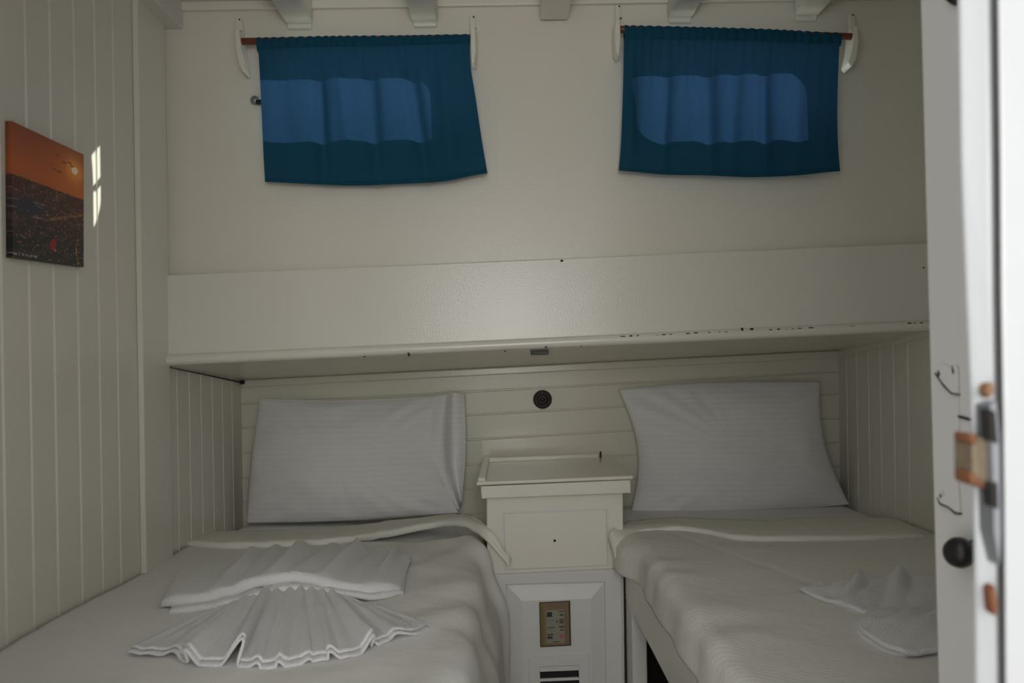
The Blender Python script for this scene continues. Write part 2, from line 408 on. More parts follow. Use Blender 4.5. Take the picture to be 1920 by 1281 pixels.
# dark crack along the left underside joint
ck = [hX(318, 689, XL+.001), hX(380, 701, XL+.001), hX(452, 716, XL+.001)]
V = []
for i, p in enumerate(ck): V += [p+Vector((.0015, 0, 0)), p+Vector((.0015, 0, -.0015-.0015*i))]
V += [Vector((v[0]-.0015, v[1], v[2])) for v in V]
obj('joint_crack', V, [(0, 1, 3, 2), (2, 3, 5, 4), (6, 8, 9, 7), (8, 10, 11, 9), (0, 2, 8, 6), (1, 7, 9, 3), (2, 4, 10, 8), (3, 9, 11, 5)], DARK, sh)
chip(453, 717, 7, 5, YB-.0135, DARK, 'corner_gap'); chip(1566, 655, 6, 2.5, YB-.0135, DARK, 'corner_gap')
c = hY(1014, 668, YF+.07)
tag(obj('door_catch', *merge(box(c.x-.026, c.y-.012, c.z+.003, c.x+.020, c.y+.012, c.z+.016)), mat('dull_grey_catch', (.10, .10, .09), .6), bevel=.003),
    'small grey catch under the middle of the boxed shelf', 'catch')

# ------------------------------------------------------------------ curtains, rods, brackets
YR = YU-.052
def rod(p, q, label):
    a = hY(*p, YR); b = hY(*q, YR)
    return tag(obj('curtain_rod', *tube(a, b, .0085), WOOD, smooth=True, bevel=.002), label, 'curtain rod', 'wooden curtain rods')
rod((450, 78), (886, 71), 'brown varnished wooden rod carrying the left teal curtain')
rod((1162, 55), (1601, 69), 'brown varnished wooden rod carrying the right teal curtain')
def bracket(pts, hook, label, m=PAINTW):
    t = thing('rod_bracket', hY(hook[0], hook[1], YU), label, 'bracket', 'white rod brackets')
    obj('back_plate', *prism(pts[0], YU-.016, YU), m, t, bevel=.003, seg=2)
    obj('hook_arm', *prism(pts[1], YR-.014, YU-.014), m, t, bevel=.003, seg=2)
    x, y = hook
    for dx, dy in ((2, -30), (5, -8)):
        c = hY(pts[0][0][0]+6+dx, pts[0][0][1]+12+dy+22, YU-.016)
        obj('screw', *lathe([(.0022, .003), (.0022, -.001), (.0005, -.0015)], c, n=12), CHIP_SHADE, t)
bracket([[(441, 33), (453, 32), (456, 60), (456, 100), (446, 100), (440, 60)], [(439, 55), (448, 52), (452, 90), (460, 132), (455, 135), (446, 118), (441, 85)]], (450, 78), 'curved white bracket at the left end of the left curtain rod')
bracket([[(880, 28), (890, 27), (894, 60), (894, 127), (884, 126), (881, 60)], [(882, 52), (891, 50), (893, 95), (889, 118), (884, 110), (882, 80)]], (888, 72), 'white bracket at the right end of the left curtain rod')
bracket([[(1153, 8), (1163, 8), (1164, 60), (1162, 112), (1154, 110), (1153, 60)], [(1153, 38), (1163, 36), (1164, 75), (1161, 104), (1154, 96), (1152, 70)]], (1160, 55), 'narrow white bracket at the left end of the right curtain rod')
bracket([[(1591, 24), (1603, 24), (1607, 60), (1605, 108), (1596, 108), (1592, 60)], [(1601, 48), (1609, 46), (1611, 80), (1606, 112), (1597, 126), (1591, 118), (1598, 90), (1600, 66)]], (1600, 70), 'curved white bracket at the right end of the right curtain rod')

def P2(l): return [Vector((x, y, 0)) for x, y in l]
def curtain(Lp, Rp, Tp, Bp, folds, seed, label):
    Lp, Rp, Tp, Bp = map(P2, (Lp, Rp, Tp, Bp))
    c = hY((Lp[0].x+Rp[0].x)/2, Bp[1].y, YR)
    t = thing('curtain', c, label, 'curtain', 'short teal curtains')
    ns = 26
    def pos(s, v):
        l = crom(Lp, v); r = crom(Rp, v); tp = crom(Tp, s); bt = crom(Bp, s)
        lin = l.lerp(r, s); e0 = Lp[0].lerp(Rp[0], s); e1 = Lp[-1].lerp(Rp[-1], s)
        y = lin.y+(1-v)*(tp.y-e0.y)+v*(bt.y-e1.y); x = lin.x
        g = math.exp(-v*7)
        f = 0
        for cc, w, a in folds:
            f += a*math.exp(-((s-cc-(v-.5)*.03*math.sin(cc*20))/w)**2)
        rip = math.sin(s*ns*2*math.pi+1.3*math.sin(s*17))
        f = 1.7*f*sm(.05, .4, v)*(1-.45*sm(.6, 1, v))+.0035*rip*g+.003*nz3(s*6+seed, v*2, 0, 1)
        return x, y, f, rip
    def front(s, v):
        x, y, f, r = pos(s, .09+v*.91)
        return hY(x, y, YR-.0135-f+.012*sm(0, .5, v)+.004*sm(.5, 1, v))
    obj('curtain_panel', *grid(front, 200, 70), TEAL, t, smooth=True)
    def pocket(a, s):
        x, y0, f, r = pos(s, 0.0); _, y1, _, _ = pos(s, .115)
        p0 = hY(x, y0+1.0*r, YR); p1 = hY(x, y1, YR)
        cz = (p0.z+p1.z)/2; hz = (p0.z-p1.z)/2
        an = 2*math.pi*a
        cz += .0022*r*math.cos(an)
        return Vector((p0.x, YR-math.sin(an)*(.0125+.002*r), cz+math.cos(an)*hz))
    obj('rod_pocket', *grid(pocket, 20, 240, closeu=True), TEAL, t, smooth=True)
    def hem(s, v):
        x, y, f, r = pos(s, .955+.045*v); return hY(x, y, YR-.0135-f+.0145)
    obj('hem', *grid(hem, 160, 4), TEAL, t, smooth=True, solid=.0014)
curtain([(483, 71), (487, 140), (490, 200), (494, 290), (497, 341)], [(881, 65), (882, 120), (892, 185), (903, 260), (914, 325)],
        [(483, 71), (620, 68), (750, 67), (881, 65)], [(497, 341), (560, 345), (650, 348), (760, 345), (865, 340), (914, 325)],
        [(.10, .05, .004), (.28, .03, .010), (.38, .03, -.004), (.52, .035, .010), (.72, .035, .011), (.86, .04, .009)], 1, 'teal blue curtain hanging over the left window')
curtain([(1170, 48), (1169, 130), (1167, 200), (1164, 270), (1160, 320)], [(1575, 62), (1572, 130), (1570, 200), (1571, 265), (1575, 321)],
        [(1170, 48), (1300, 51), (1430, 55), (1575, 62)], [(1160, 320), (1240, 327), (1310, 329), (1410, 332), (1500, 329), (1575, 321)],
        [(.04, .03, .010), (.20, .03, .009), (.40, .04, .012), (.52, .03, .006), (.66, .03, .011), (.82, .04, .008), (.94, .03, .006)], 5, 'teal blue curtain hanging over the right window')

# ------------------------------------------------------------------ beds
def cloth(name, fn, nu, nv, m, parent=None, solid=.006):
    return obj(name, *grid(fn, nu, nv), m, parent, smooth=True, solid=solid)
# left bed
bd = thing('bed', (-.45, 1.9, 0), 'left single bed made up in white, against the plank wall with the picture', 'bed', None)
obj('bed_base', *box(XL+.003, .95, 0, -.09, YB-.006, ZL-.15), PAINTG, bd, bevel=.004)
obj('mattress', *box(XL+.003, .95, ZL-.15, -.073, YB-.006, ZL-.012), SHEET, bd, bevel=.045, seg=6)
def bl_l(s, t):
    # cross section: flat then over the right edge
    Lf = .80; tot = Lf+.42; d = s*tot; y = .93+t*(2.34-.93)
    er = -.064+.003*math.sin(y*5)+.026*math.exp(-((y-2.235)/.04)**2)*(1-sm(2.27, 2.30, y)); bu = 1-sm(2.25, 2.285, y); x0 = XL+.006; flat = er-.05-x0; r = .05
    if d < flat: x = x0+d; z = ZL
    elif d < flat+r*1.57: a = (d-flat)/r; x = er-r+r*math.sin(a); z = ZL-r+r*math.cos(a)
    else: q = d-flat-r*1.57; x = er+bu*(.030*sm(0, .11, q)+q*.04+.005*math.sin(y*9+q*8)*min(1, q*6))-(1-bu)*.002; z = ZL-r-q
    w = nz3(x, y, 0, 4)*.006+nz3(x, y, z, 11)*.0022
    k = sm(-.35, -.1, x)
    w += k*.004*math.sin((y*1.0-x*1.6)*22+3*nz3(x, y, 0, 3))
    z += (w+.004)*(1 if d < flat+.05 else .2)+.022*math.exp(-((x+.085)/.07)**2-((y-2.34)/.10)**2)
    if d > flat: x += w*1.2
    return Vector((x, y, z))
bk = thing('blanket', (-.45, 1.6, ZL), 'smooth white blanket spread over the left bed and hanging over its side', 'blanket')
cloth('spread', bl_l, 130, 130, BLANKL, bk)
def loft(Fp, Bp, thick, n=120, hf=None, under=.5, back=.25, nosew=1.0, wr=.0015):
    A = arcres(Fp, n); B = arcres(Bp, n); V = []; rows = []
    prof = [('t', v) for v in [0, .08, .16, .25, .33, .42, .5, .58, .66, .74, .82, .9, .96]]+[('n', a) for a in (0, 25, 50, 75, 100, 125, 150, 180)]+[('u', v) for v in (.93, .8, .65, under)]
    for i in range(n):
        a, b = A[i], B[i]; d = (a-b); dh_ = Vector((d.x, d.y, 0)).normalized() if d.length > 1e-6 else Vector((0, -1, 0))
        s = i/(n-1); endt = min(1, min(s, 1-s)*18)**.5
        th = thick*(.35+.65*endt)
        for kd, v in prof:
            if kd == 't':
                p = b.lerp(a, v); h = th*(back+(1-back)*sm(0, .85, v))
            elif kd == 'n':
                r = th/2; an = math.radians(v); p = a+dh_*(r*nosew*math.sin(an)); h = r+r*math.cos(an)
            else: p = b.lerp(a, v); h = .001
            e = hf(s, v if kd != 'n' else 1.0) if hf else 0
            if kd == 'u': e *= .9
            V.append(p+Vector((0, 0, h+e+wr*nz3(p.x+3, p.y, p.z, 30))))
    m = len(prof); Fc = [(i*m+j, i*m+j+1, (i+1)*m+j+1, (i+1)*m+j) for i in range(n-1) for j in range(m-1)]
    return V, Fc
def pts(l, Z, Ydef=None):
    return [hZ(p[0], p[1], Z) if len(p) == 2 else hY(p[0], p[1], p[2]) for p in l]
V, Fc = loft(pts([(345, 1024), (430, 1030), (530, 1027), (640, 1020), (740, 1005), (812, 991, 2.46), (860, 987, 2.40), (890, 997, 2.34), (912, 1013, 2.288), (935, 1038, 2.272), (956, 1062, 2.25)], ZL+.004),
             pts([(378, 997), (450, 1000), (540, 997), (640, 991), (740, 979), (820, 970, 2.60), (868, 968, 2.48), (898, 978, 2.38), (918, 996, 2.292), (942, 1028, 2.28), (959, 1050, 2.262)], ZL+.004), .017, wr=.003)
obj('turned_down_fold', V, Fc, FOLD, bk, smooth=True, solid=.003)

# right bed
bd = thing('bed', (.68, 1.9, 0), 'right single bed with a wooden side rail and white bedding', 'bed', None)
obj('side_rail', *box(.300, 1.0, ZR-.175, .322, YN-.004, ZR-.07), PAINTW, bd, bevel=.004)
obj('bed_platform', *box(.322, 1.0, ZR-.12, XR-.003, YB-.006, ZR-.085), PAINTG, bd)
obj('support_post', *box(.301, 2.19, 0, .338, YN-.003, ZR-.175), PAINTG, bd, bevel=.003)
obj('support_post', *box(.301, 1.0, 0, .338, 1.04, ZR-.175), PAINTG, bd, bevel=.003)
obj('underbed_shade', *box(.36, 2.5, 0, XR-.01, 2.52, ZR-.13), DARK, bd)  # near-black sheet standing in for the shade under the bed
obj('mattress', *box(.322, 1.0, ZR-.085, XR-.003, YB-.006, ZR-.008), SHEET, bd, bevel=.03, seg=6)
def bl_r(s, t):
    x1 = XR-.008; el = .306; r = .03; drop = .05; tot = drop+r*1.57+(x1-el-r); d = s*tot; y = .98+t*(2.42-.98)
    bul = .034*sm(2.05, 2.20, y)*(1-sm(2.26, 2.29, y))
    if d < drop: x = el-.006*(1-d/drop)-bul; z = ZR-r-drop+d
    elif d < drop+r*1.57: a = (d-drop)/r; x = el+r-r*math.cos(a)-bul*(1-a/1.57); z = ZR-r+r*math.sin(a)
    else: x = el+r+d-drop-r*1.57; z = ZR
    w = nz3(x+7, y, 0, 4)*.005+nz3(x, y, z, 12)*.0018
    # a long crease running towards the door side
    c = (x-.42)-(2.25-y)*.30; w -= .002*math.exp(-(c/.012)**2)
    k = 1-sm(.32, .5, x); w += k*.0025*math.sin(y*30+4*nz3(y, x, 0, 4))
    if d > drop+r: z += w+.004
    else: x -= w*.8; z += .004
    return Vector((x, y, z))
bk = thing('blanket', (.68, 1.6, ZR), 'quilted white blanket tucked over the right bed above the side rail', 'blanket')
cloth('spread', bl_r, 130, 130, BLANKR, bk)
V, Fc = loft(pts([(1152, 1047, 2.22), (1166, 1026, 2.24), (1200, 1004, 2.285), (1270, 997), (1330, 1004), (1400, 1015), (1560, 1015), (1660, 1014), (1735, 1009)], ZR+.004),
             pts([(1141, 1010, 2.285), (1150, 994, 2.29), (1190, 980, 2.42), (1270, 973), (1340, 976), (1420, 979), (1560, 981), (1650, 983), (1708, 986)], ZR+.004), .013, wr=.002)
obj('turned_down_fold', V, Fc, FOLD, bk, smooth=True, solid=.003)

# ------------------------------------------------------------------ pillows
def pillow(c4, yb, yt, T, side, label, seed):
    TL, TR, BR, BL = [Vector((x, y, 0)) for x, y in c4]
    cen = hY((BL.x+BR.x)/2, BL.y, yb)
    t = thing('pillow', cen, label, 'pillow', 'white striped pillows')
    def outline(u, v):
        p = (TL.lerp(TR, u)).lerp(BL.lerp(BR, u), v)
        l, r, tp, bt = side
        p.x += (1-u)*l*math.sin(math.pi*v)+u*-r*math.sin(math.pi*v)
        p.y += (1-v)*tp*math.sin(math.pi*u)-v*bt*math.sin(math.pi*u)
        return p
    N_ = 80; V = []; Fc = []
    for sgn in (0, 1):
        for j in range(N_+1):
            for i in range(N_+1):
                u, v = i/N_, j/N_; p = outline(u, v); yc = yt+(yb-yt)*v
                e = (math.sin(math.pi*u)*math.sin(math.pi*v))
                th = T*1.35*max(0, e)**.55*(.75+.35*v)
                dc = min(math.hypot(a, b) for a in (u, 1-u) for b in (v, 1-v))
                w = .010*nz3(u*4+seed, v*4, sgn, 1)*min(1, e*4)+.004*nz3(u*11+seed, v*9, sgn, 1)*min(1, e*6)+.014*math.exp(-dc*6)*math.sin(math.atan2(v-.5, u-.5)*26+seed)*min(1, e*6)
                q = hY(p.x, p.y, yc)
                off = -(th+w) if sgn == 0 else min(th*.7, YB-.010-yc)
                V.append(Vector((q.x, yc+off, q.z)))
    M = (N_+1)**2
    for sgn in (0, 1):
        for j in range(N_):
            for i in range(N_):
                a = sgn*M+j*(N_+1)+i; Fc.append((a, a+1, a+N_+2, a+N_+1))
    # stitch rims
    rim = [i for i in range(N_)]+[j*(N_+1)+N_ for j in range(N_)]+[N_*(N_+1)+i for i in range(N_, 0, -1)]+[j*(N_+1) for j in range(N_, 0, -1)]
    for a, b in zip(rim, rim[1:]+rim[:1]): Fc.append((a, b, M+b, M+a))
    obj('pillow_body', V, Fc, PILLOW, t, smooth=True)
    return t
pl = pillow([(487, 748), (832, 742), (861, 962), (462, 981)], 2.70, 2.755, .062, (-4, 22, 6, -5), 'white striped pillow leaning on the boards at the head of the left bed', 2)
rows = [[(812, 744), (800, 800), (796, 860), (820, 910), (856, 958)], [(835, 740), (828, 800), (832, 870), (845, 915), (861, 955)],
        [(853, 735), (850, 800), (852, 860), (857, 905), (864, 948)], [(870, 738), (873, 800), (872, 860), (869, 905), (866, 940)]]
dep = [2.735, 2.72, 2.77, 2.745]
def flap(s, v):
    cols = [crom(P2(r), v) for r in rows]; p = crom(cols, s); y = crom([Vector((d, 0, 0)) for d in dep], s).x
    return hY(p.x, p.y, y-.03*v+.006*math.sin(v*9+s*5))
obj('case_flap', *grid(flap, 40, 60), PILLOW, pl, smooth=True, solid=.002)
# little corner ears of the pillowcases
pr2 = pillow([(1160, 730), (1537, 717), (1592, 946), (1182, 967)], 2.70, 2.755, .060, (26, 18, -8, -5), 'white striped pillow leaning on the boards at the head of the right bed', 9)

# ------------------------------------------------------------------ bedside cabinet
nt_ = thing('bedside_cabinet', (.12, YN+.2, 0), 'white painted bedside cabinet with drawer and door, between the two beds', 'cabinet')
obj('body', *merge(prism([(912, 925), (1168, 915), (1177, 1850), (922, 1850)], YN, YB-.008)), PAINTW, nt_, bevel=.003)
YT = YN-.035
def pr3(q, Y0, Y1, **k): return prism(q, Y0, Y1)
obj('top', *prism([(901, 912), (1182, 900), (1183, 922), (1184, 925), (903, 936)], YT+.004, YB-.008), PAINTW, nt_, bevel=.004, seg=3)
obj('top_lip', *prism([(893, 904), (1187, 892), (1187, 899), (893, 911)], YT-.004, YB-.008), PAINTB, nt_, bevel=.003, seg=3)
# fiddles on top: left side rail and a rear batten
zt0 = hY(893, 904, YT).z; zt1 = hY(1187, 892, YT).z
xa, xb = hY(893, 904, YT).x, hY(1187, 892, YT).x
def tz(x): return zt0+(zt1-zt0)*(x-xa)/(xb-xa)
obj('side_fiddle', *box(xa+.004, YT+.01, tz(xa)-.002, xa+.024, YB-.012, tz(xa)+.010), PAINTB, nt_, bevel=.003)
xe = hY(1122, 870, YB-.08).x
V = []
for x in (xa+.024, xe):
    for y, z in ((YB-.095, 0), (YB-.085, 0), (YB-.085, .014), (YB-.095, .014)): V.append((x, y, tz(x)+z))
obj('rear_batten', V, [(0, 1, 2, 3), (7, 6, 5, 4), (0, 4, 5, 1), (1, 5, 6, 2), (2, 6, 7, 3), (3, 7, 4, 0)], PAINTB, nt_, bevel=.002)
c = Vector((xe+.006, YB-.09, tz(xe)))
obj('peg', *lathe([(.003, 0), (.003, .018), (.001, .02)], c, 'Z', 12), BROWN, nt_)
# drawer
dr = obj('drawer', *prism([(944, 964), (1137, 956), (1140, 1061), (948, 1069)], YN-.005, YN+.003), PAINTW, nt_, bevel=.0025)
obj('border_groove', *ring([(940, 960), (1141, 952), (1144, 1065), (944, 1073)], [(944, 964), (1137, 956), (1140, 1061), (948, 1069)], YN-.001, YN+.003), PAINTG, dr)
c = hY(1040, 1014, YN-.005)
obj('keyhole', *lathe([(.0035, .002), (.0035, -.0006), (.0005, -.0007)], c, n=16), DARK, dr)
# door with raised field
do = obj('door', *ring([(926, 1078), (1166, 1067), (1174, 1800), (932, 1800)], [(950, 1097), (1134, 1092), (1141, 1780), (955, 1780)], YN-.012, YN+.003), PAINTG, nt_, bevel=.003)
V, Fc = ring([(951, 1098), (1133, 1093), (1140, 1779), (956, 1779)], [(979, 1127), (1108, 1123), (1116, 1750), (985, 1750)], YN-.001, YN+.003, Yin=YN-.012)
V2, F2 = prism([(979, 1127), (1108, 1123), (1116, 1750), (985, 1750)], YN-.012, YN+.002)
obj('raised_field', *merge((V, Fc), (V2, F2)), PAINTG, do)
# vent
YV = YN-.012
ve = obj('vent', *ring([(991, 1234), (1104, 1229), (1110, 1410), (997, 1410)], [(1012, 1251), (1085, 1248), (1090, 1392), (1017, 1392)], YV-.007, YV-.0005), PAINTG, nt_, bevel=.0015)
obj('vent_shade_plate', *prism([(1012, 1251), (1085, 1248), (1090, 1392), (1017, 1392)], YV-.001, YV-.0002), DARK, ve)  # dark plate laid on the door field for the vent's shaded inside
for k in range(7):
    y = 1254.5+k*20.3-(0 if k else 0)
    hgt = 4.5 if k == 0 else 2.6
    obj('louvre', *prism([(1012, y-hgt+1), (1085, y-hgt-2), (1086, y+hgt-2), (1012, y+hgt+1)], YV-.005, YV-.001), PAINTG, ve)
# printed safety sign
def painted(name, P4, thick, fn, nu, nv, m, nrm):
    TL, TR, BR, BL = P4; V = []; cols = []
    for j in range(nv+1):
        for i in range(nu+1):
            u, v = i/nu, j/nv; V.append(TL.lerp(TR, u).lerp(BL.lerp(BR, u), v)); cols.append(fn(u, v))
    Fc = [(j*(nu+1)+i, j*(nu+1)+i+1, (j+1)*(nu+1)+i+1, (j+1)*(nu+1)+i) for j in range(nv) for i in range(nu)]
    b = len(V)
    rim = [i for i in range(nu)]+[j*(nu+1)+nu for j in range(nv)]+[nv*(nu+1)+i for i in range(nu, 0, -1)]+[j*(nu+1) for j in range(nv, 0, -1)]
    for r in rim: V.append(V[r]-nrm*thick); cols.append(tuple(c*.6 for c in cols[r]))
    n = len(rim)
    for k in range(n): Fc.append((rim[k], rim[(k+1) % n], b+(k+1) % n, b+k))
    Fc.append(tuple(b+k for k in range(n)))
    o = obj(name, V, Fc, m)
    at = o.data.color_attributes.new('print', 'FLOAT_COLOR', 'POINT')
    for i, c in enumerate(cols): at.data[i].color = (*c, 1)
    return o
def signfn(u, v):
    base = (.23, .155, .07) if u < .2 else (.20, .14, .075)
    if u < .13: base = (.17, .14, .03)
    if .2 < u < .8 and .18 < v < .93: base = (.27, .26, .19)
    if u > .955 or u < .03 or v < .02 or v > .975: return (.05, .025, .012)
    def bx(x0, y0, x1, y1): return x0 < u < x1 and y0 < v < y1
    if bx(.23, .22, .41, .34): return (.012, .013, .010)
    if bx(.62, .21, .78, .24) or bx(.66, .28, .77, .33): return (.03, .03, .025)
    if bx(.23, .40, .31, .42) or bx(.33, .41, .46, .43): return (.07, .065, .04)
    if bx(.53, .42, .60, .47): return (.05, .05, .04)
    if bx(.63, .38, .78, .50): return (.07, .07, .06) if int(v*100) % 3 else (.16, .15, .12)
    if bx(.24, .56, .48, .585): return (.06, .06, .045)
    if bx(.24, .62, .40, .64): return (.25, .12, .10)
    if bx(.62, .55, .79, .59) or bx(.67, .62, .77, .66): return (.02, .02, .018)
    if bx(.23, .71, .43, .745) or bx(.23, .76, .41, .83): return (.03, .03, .03)
    if math.hypot((u-.70)*.7, (v-.775)) < .06: return (.42, .12, .14) if math.hypot((u-.70)*.7, (v-.775)) > .03 else (.30, .16, .16)
    if bx(.42, .88, .62, .905): return (.03, .03, .02)
    return base
P4 = [hY(x, y, YV-.0035) for x, y in ((1011, 1130), (1069, 1127), (1071, 1211), (1013, 1214))]
tag(painted('notice_sign', P4, .003, signfn, 70, 100, SIGNM, Vector((0, -1, 0))), 'small amber notice plate with rows of black and red pictograms on the cabinet door', 'sign')

# round wooden knob on the back boards
c = hY(1017, 749, YB)
kb = tag(obj('wall_knob', *lathe([(.020, 0), (.029, -.002), (.0300, -.010), (.0285, -.014), (.024, -.0155), (.0225, -.013), (.019, -.013), (.0175, -.016), (.012, -.0175), (.0105, -.0155), (.008, -.0155), (.006, -.019), (.001, -.020)], c), BROWN, smooth=True, bevel=.0005),
         'round dark brown turned knob on the boards between the pillows', 'knob')

# ------------------------------------------------------------------ picture
def picfn(u, v):
    hz = .385+.02*u+.006*nz3(u*14, 0, 0, 1)
    if v < hz:
        t = v/hz; c = Vector((.28, .075, .035)).lerp(Vector((.50, .125, .03)), t)
        c = c.lerp(Vector((.33, .075, .03)), .5*sm(.8, 1, t)*(1-u))
        r = math.hypot((u-.855)*.8, (v-.175)*1.15)
        c = c+Vector((.75, .42, .10))*math.exp(-(r/.10)**2)*.5+Vector((.30, .10, .0))*math.exp(-(r/.26)**2)*.6
        if r < .037: c = Vector((1.0, .85, .55))
        for bx_, by in ((.60, .115), (.70, .15), (.78, .135), (.82, .155), (.55, .24), (.62, .245)):
            dx = abs(u-bx_)
            if dx < .027 and abs(v-(by-.010*math.sin(dx/.027*2.6))) < .0045: c = Vector((.06, .02, .015))
        return tuple(x*1.35 for x in c)
    d = (v-hz)/(1-hz)
    n = nz3(u*9, v*26, 1.3, 1)+.5*nz3(u*30, v*60, 2, 1)
    c = Vector((.075, .030, .024)).lerp(Vector((.016, .018, .018)), sm(.05, .9, d))
    c = c+Vector((.12, .05, .035))*max(0, n)*(1.1-.5*d)
    wtr = math.exp(-((u-.2)/.26)**2-((v-.60)/.075)**2)
    c = c.lerp(Vector((.035, .036, .055)), min(1, wtr*1.2))
    if wtr > .3 and nz3(u*8, v*70, 9, 1) > .42: c = Vector((.22, .17, .17))
    sp = nz3(u*45, v*70, 5, 1)
    if sp > .42: c = c+Vector((.55, .26, .12))*(sp-.32)*2.2*(1-wtr)
    st = abs(v-(.66-(u-.45)*.22))
    if u > .4 and st < .012 and nz3(u*40, v*60, 3, 1) > -.1: c = Vector((.30, .13, .04))
    if u > .86 and v > .74 and abs(u-.90-.02*math.sin(v*20)) < .012 and nz3(u*20, v*50, 4, 1) > 0: c = Vector((.45, .20, .05))
    if math.hypot((u-.53)*1.1-(v-.85)*-.35, (v-.85)) < .048: c = Vector((.33, .02, .025))
    if math.hypot(u-.56, (v-.895)*1.2) < .018: c = Vector((.38, .16, .12))
    if .03 < v-.93 < .045 and u < .32 and nz3(u*60, v*20, 7, 1) > 0: c = Vector((.35, .33, .33))
    if u < .12 and v > .8 and nz3(u*10, v*60, 8, 1) > .35: c = Vector((.28, .12, .09))
    return tuple(max(0, x*1.25) for x in c)
Xp = XL+.012
P4 = [hX(x, y, Xp) for x, y in ((22, 227), (157, 290), (157, 501), (24, 483))]
# square the canvas up as a flat, slightly skewed panel
tag(painted('canvas_picture', P4, .011, picfn, 150, 190, PRINT, Vector((1, 0, 0))), 'canvas print of an orange sunset over a dark city on the left plank wall', 'picture')

# ------------------------------------------------------------------ towels
def ang(P, s): return crom(P, s)
def fan(grow, dz):
    O = arcres(pts([(250, 1222), (320, 1232), (375, 1243), (450, 1250), (545, 1246), (640, 1232), (700, 1214), (803, 1180)], ZL+.006), 300)
    I = arcres(pts([(430, 1140), (490, 1116), (530, 1107), (560, 1107), (600, 1114), (660, 1132)], ZL+.006), 300)
    crest = [(.245, .014, .020), (.355, .016, .034), (.30, .010, -.004), (.43, .012, .006), (.50, .010, .008), (.565, .012, .006), (.64, .012, .010), (.745, .014, .020), (.78, .010, .008), (.15, .03, .006), (.88, .04, .007)]
    nv = 50; V = []
    for j in range(nv):
        r = j/(nv-1)*grow
        for i in range(300):
            s = i/299; p = I[i].lerp(O[i], r)
            h = .024*max(0, 1-r)**1.2*math.exp(-((s-.5)/.33)**2)
            sw = 0
            for k, (cc, w, a) in enumerate(crest):
                u = (s-cc-.012*(1-r)*math.sin(k*2.1))/(w*(1.9-.9*min(r, 1)))
                g = math.exp(-u*u*abs(u)); h += a*(r**.8)*g*(.8+.35*r)
                sw += (a*.6 if k % 2 else -a*.6)*g*max(0, r)**1.5
            h += (.0045*math.exp(-((s-.5)/.22)**2)*(1-r)+.0012)*math.sin(s*95+2*nz3(s*6, 0, 0, 1))
            h += .003*nz3(p.x, p.y, 0, 14)
            rp = .006*math.sin(s*28+1)*r
            dd = (O[i]-I[i]).normalized()
            V.append(p+dd*rp+Vector((sw, 0, max(h, 0)+.004+dz)))
    Fc = [(j*300+i, j*300+i+1, (j+1)*300+i+1, (j+1)*300+i) for j in range(nv-1) for i in range(299)]
    return V, Fc
tf = thing('fan_towel', hZ(530, 1230, ZL), 'white towel pleated like a fan at the front of the display on the left bed', 'towel', 'white towels folded on the left bed')
obj('upper_layer', *fan(1.0, .0045), TOWEL, tf, smooth=True, solid=.004)
obj('lower_layer', *fan(1.035, -.001), TOWEL, tf, smooth=True, solid=.004)
# second layer hem just inside the outer edge
tw = thing('folded_towel', hZ(540, 1100, ZL), 'white towel with a thick folded edge arching behind the fan towel on the left bed', 'towel', 'white towels folded on the left bed')
def arch(s, v): return (.030*math.exp(-((s-.5)/.27)**2))*(.35+.65*v)+(.020*max(0, math.sin(s*29+1))**1.6+.008*math.sin(s*57+2))*(1-v)**.6*(s*(1-s)*4)**.6+.006*(1-v)
Fp = pts([(302, 1140), (350, 1140), (420, 1136), (480, 1128), (545, 1122), (610, 1122), (690, 1122), (752, 1112)], ZL+.008)
Bp = pts([(331, 1082), (370, 1072), (420, 1066), (480, 1056), (520, 1044), (545, 1050), (580, 1052), (620, 1046), (655, 1040), (690, 1050), (738, 1036), (750, 1052), (772, 1052)], ZL+.004)
obj('upper_layer', *loft(Fp, Bp, .024, 150, arch, back=.5, wr=.004), TOWEL, tw, smooth=True)
Fp = pts([(318, 1152), (360, 1150), (425, 1146), (485, 1136), (545, 1130), (612, 1130), (690, 1130), (757, 1116)], ZL+.005)
Bp = pts([(345, 1092), (400, 1088), (470, 1075), (545, 1065), (605, 1065), (655, 1060), (725, 1060), (765, 1066)], ZL+.005)
obj('lower_layer', *loft(Fp, Bp, .013, 150, lambda s, v: .72*arch(s, v), back=.5, wr=.003), TOWEL, tw, smooth=True)
def ruff(s, v): return (.020*max(0, math.sin(s*25-.6))**1.5*(1-v)**.7+.008*math.sin(s*25+v*5)*v*(1-v)*3)*sm(.02, .2, s)+.004*math.sin(v*9+s*7)*v*(1-v)
rt = thing('folded_towel', hZ(1690, 1150, ZR), 'white towel fanned out on the right bed, partly hidden by the narrow door', 'towel')
UF = [(1499, 1108), (1530, 1122), (1570, 1136), (1620, 1152), (1700, 1166), (1790, 1176), (1860, 1184)]
UB = [(1510, 1103), (1550, 1100), (1590, 1096), (1630, 1090), (1690, 1084), (1760, 1086), (1850, 1098)]
LF = [(1606, 1170), (1609, 1190), (1640, 1214), (1690, 1234), (1745, 1230), (1800, 1226), (1850, 1222)]
LB = [(1622, 1154), (1650, 1151), (1680, 1150), (1720, 1150), (1770, 1152), (1810, 1155), (1850, 1160)]
def off(l, dx, dy): return [(x+dx, y+dy) for x, y in l]
obj('lower_layer', *loft(pts(off(UF, 4, 6), ZR+.003), pts(off(UB, 4, 5), ZR+.003), .007, 150, lambda s, v: .6*ruff(s, v), back=.6, wr=.003), TOWEL, rt, smooth=True)
obj('upper_layer', *loft(pts(UF, ZR+.009), pts(UB, ZR+.008), .008, 150, ruff, back=.7, wr=.004), TOWEL, rt, smooth=True)
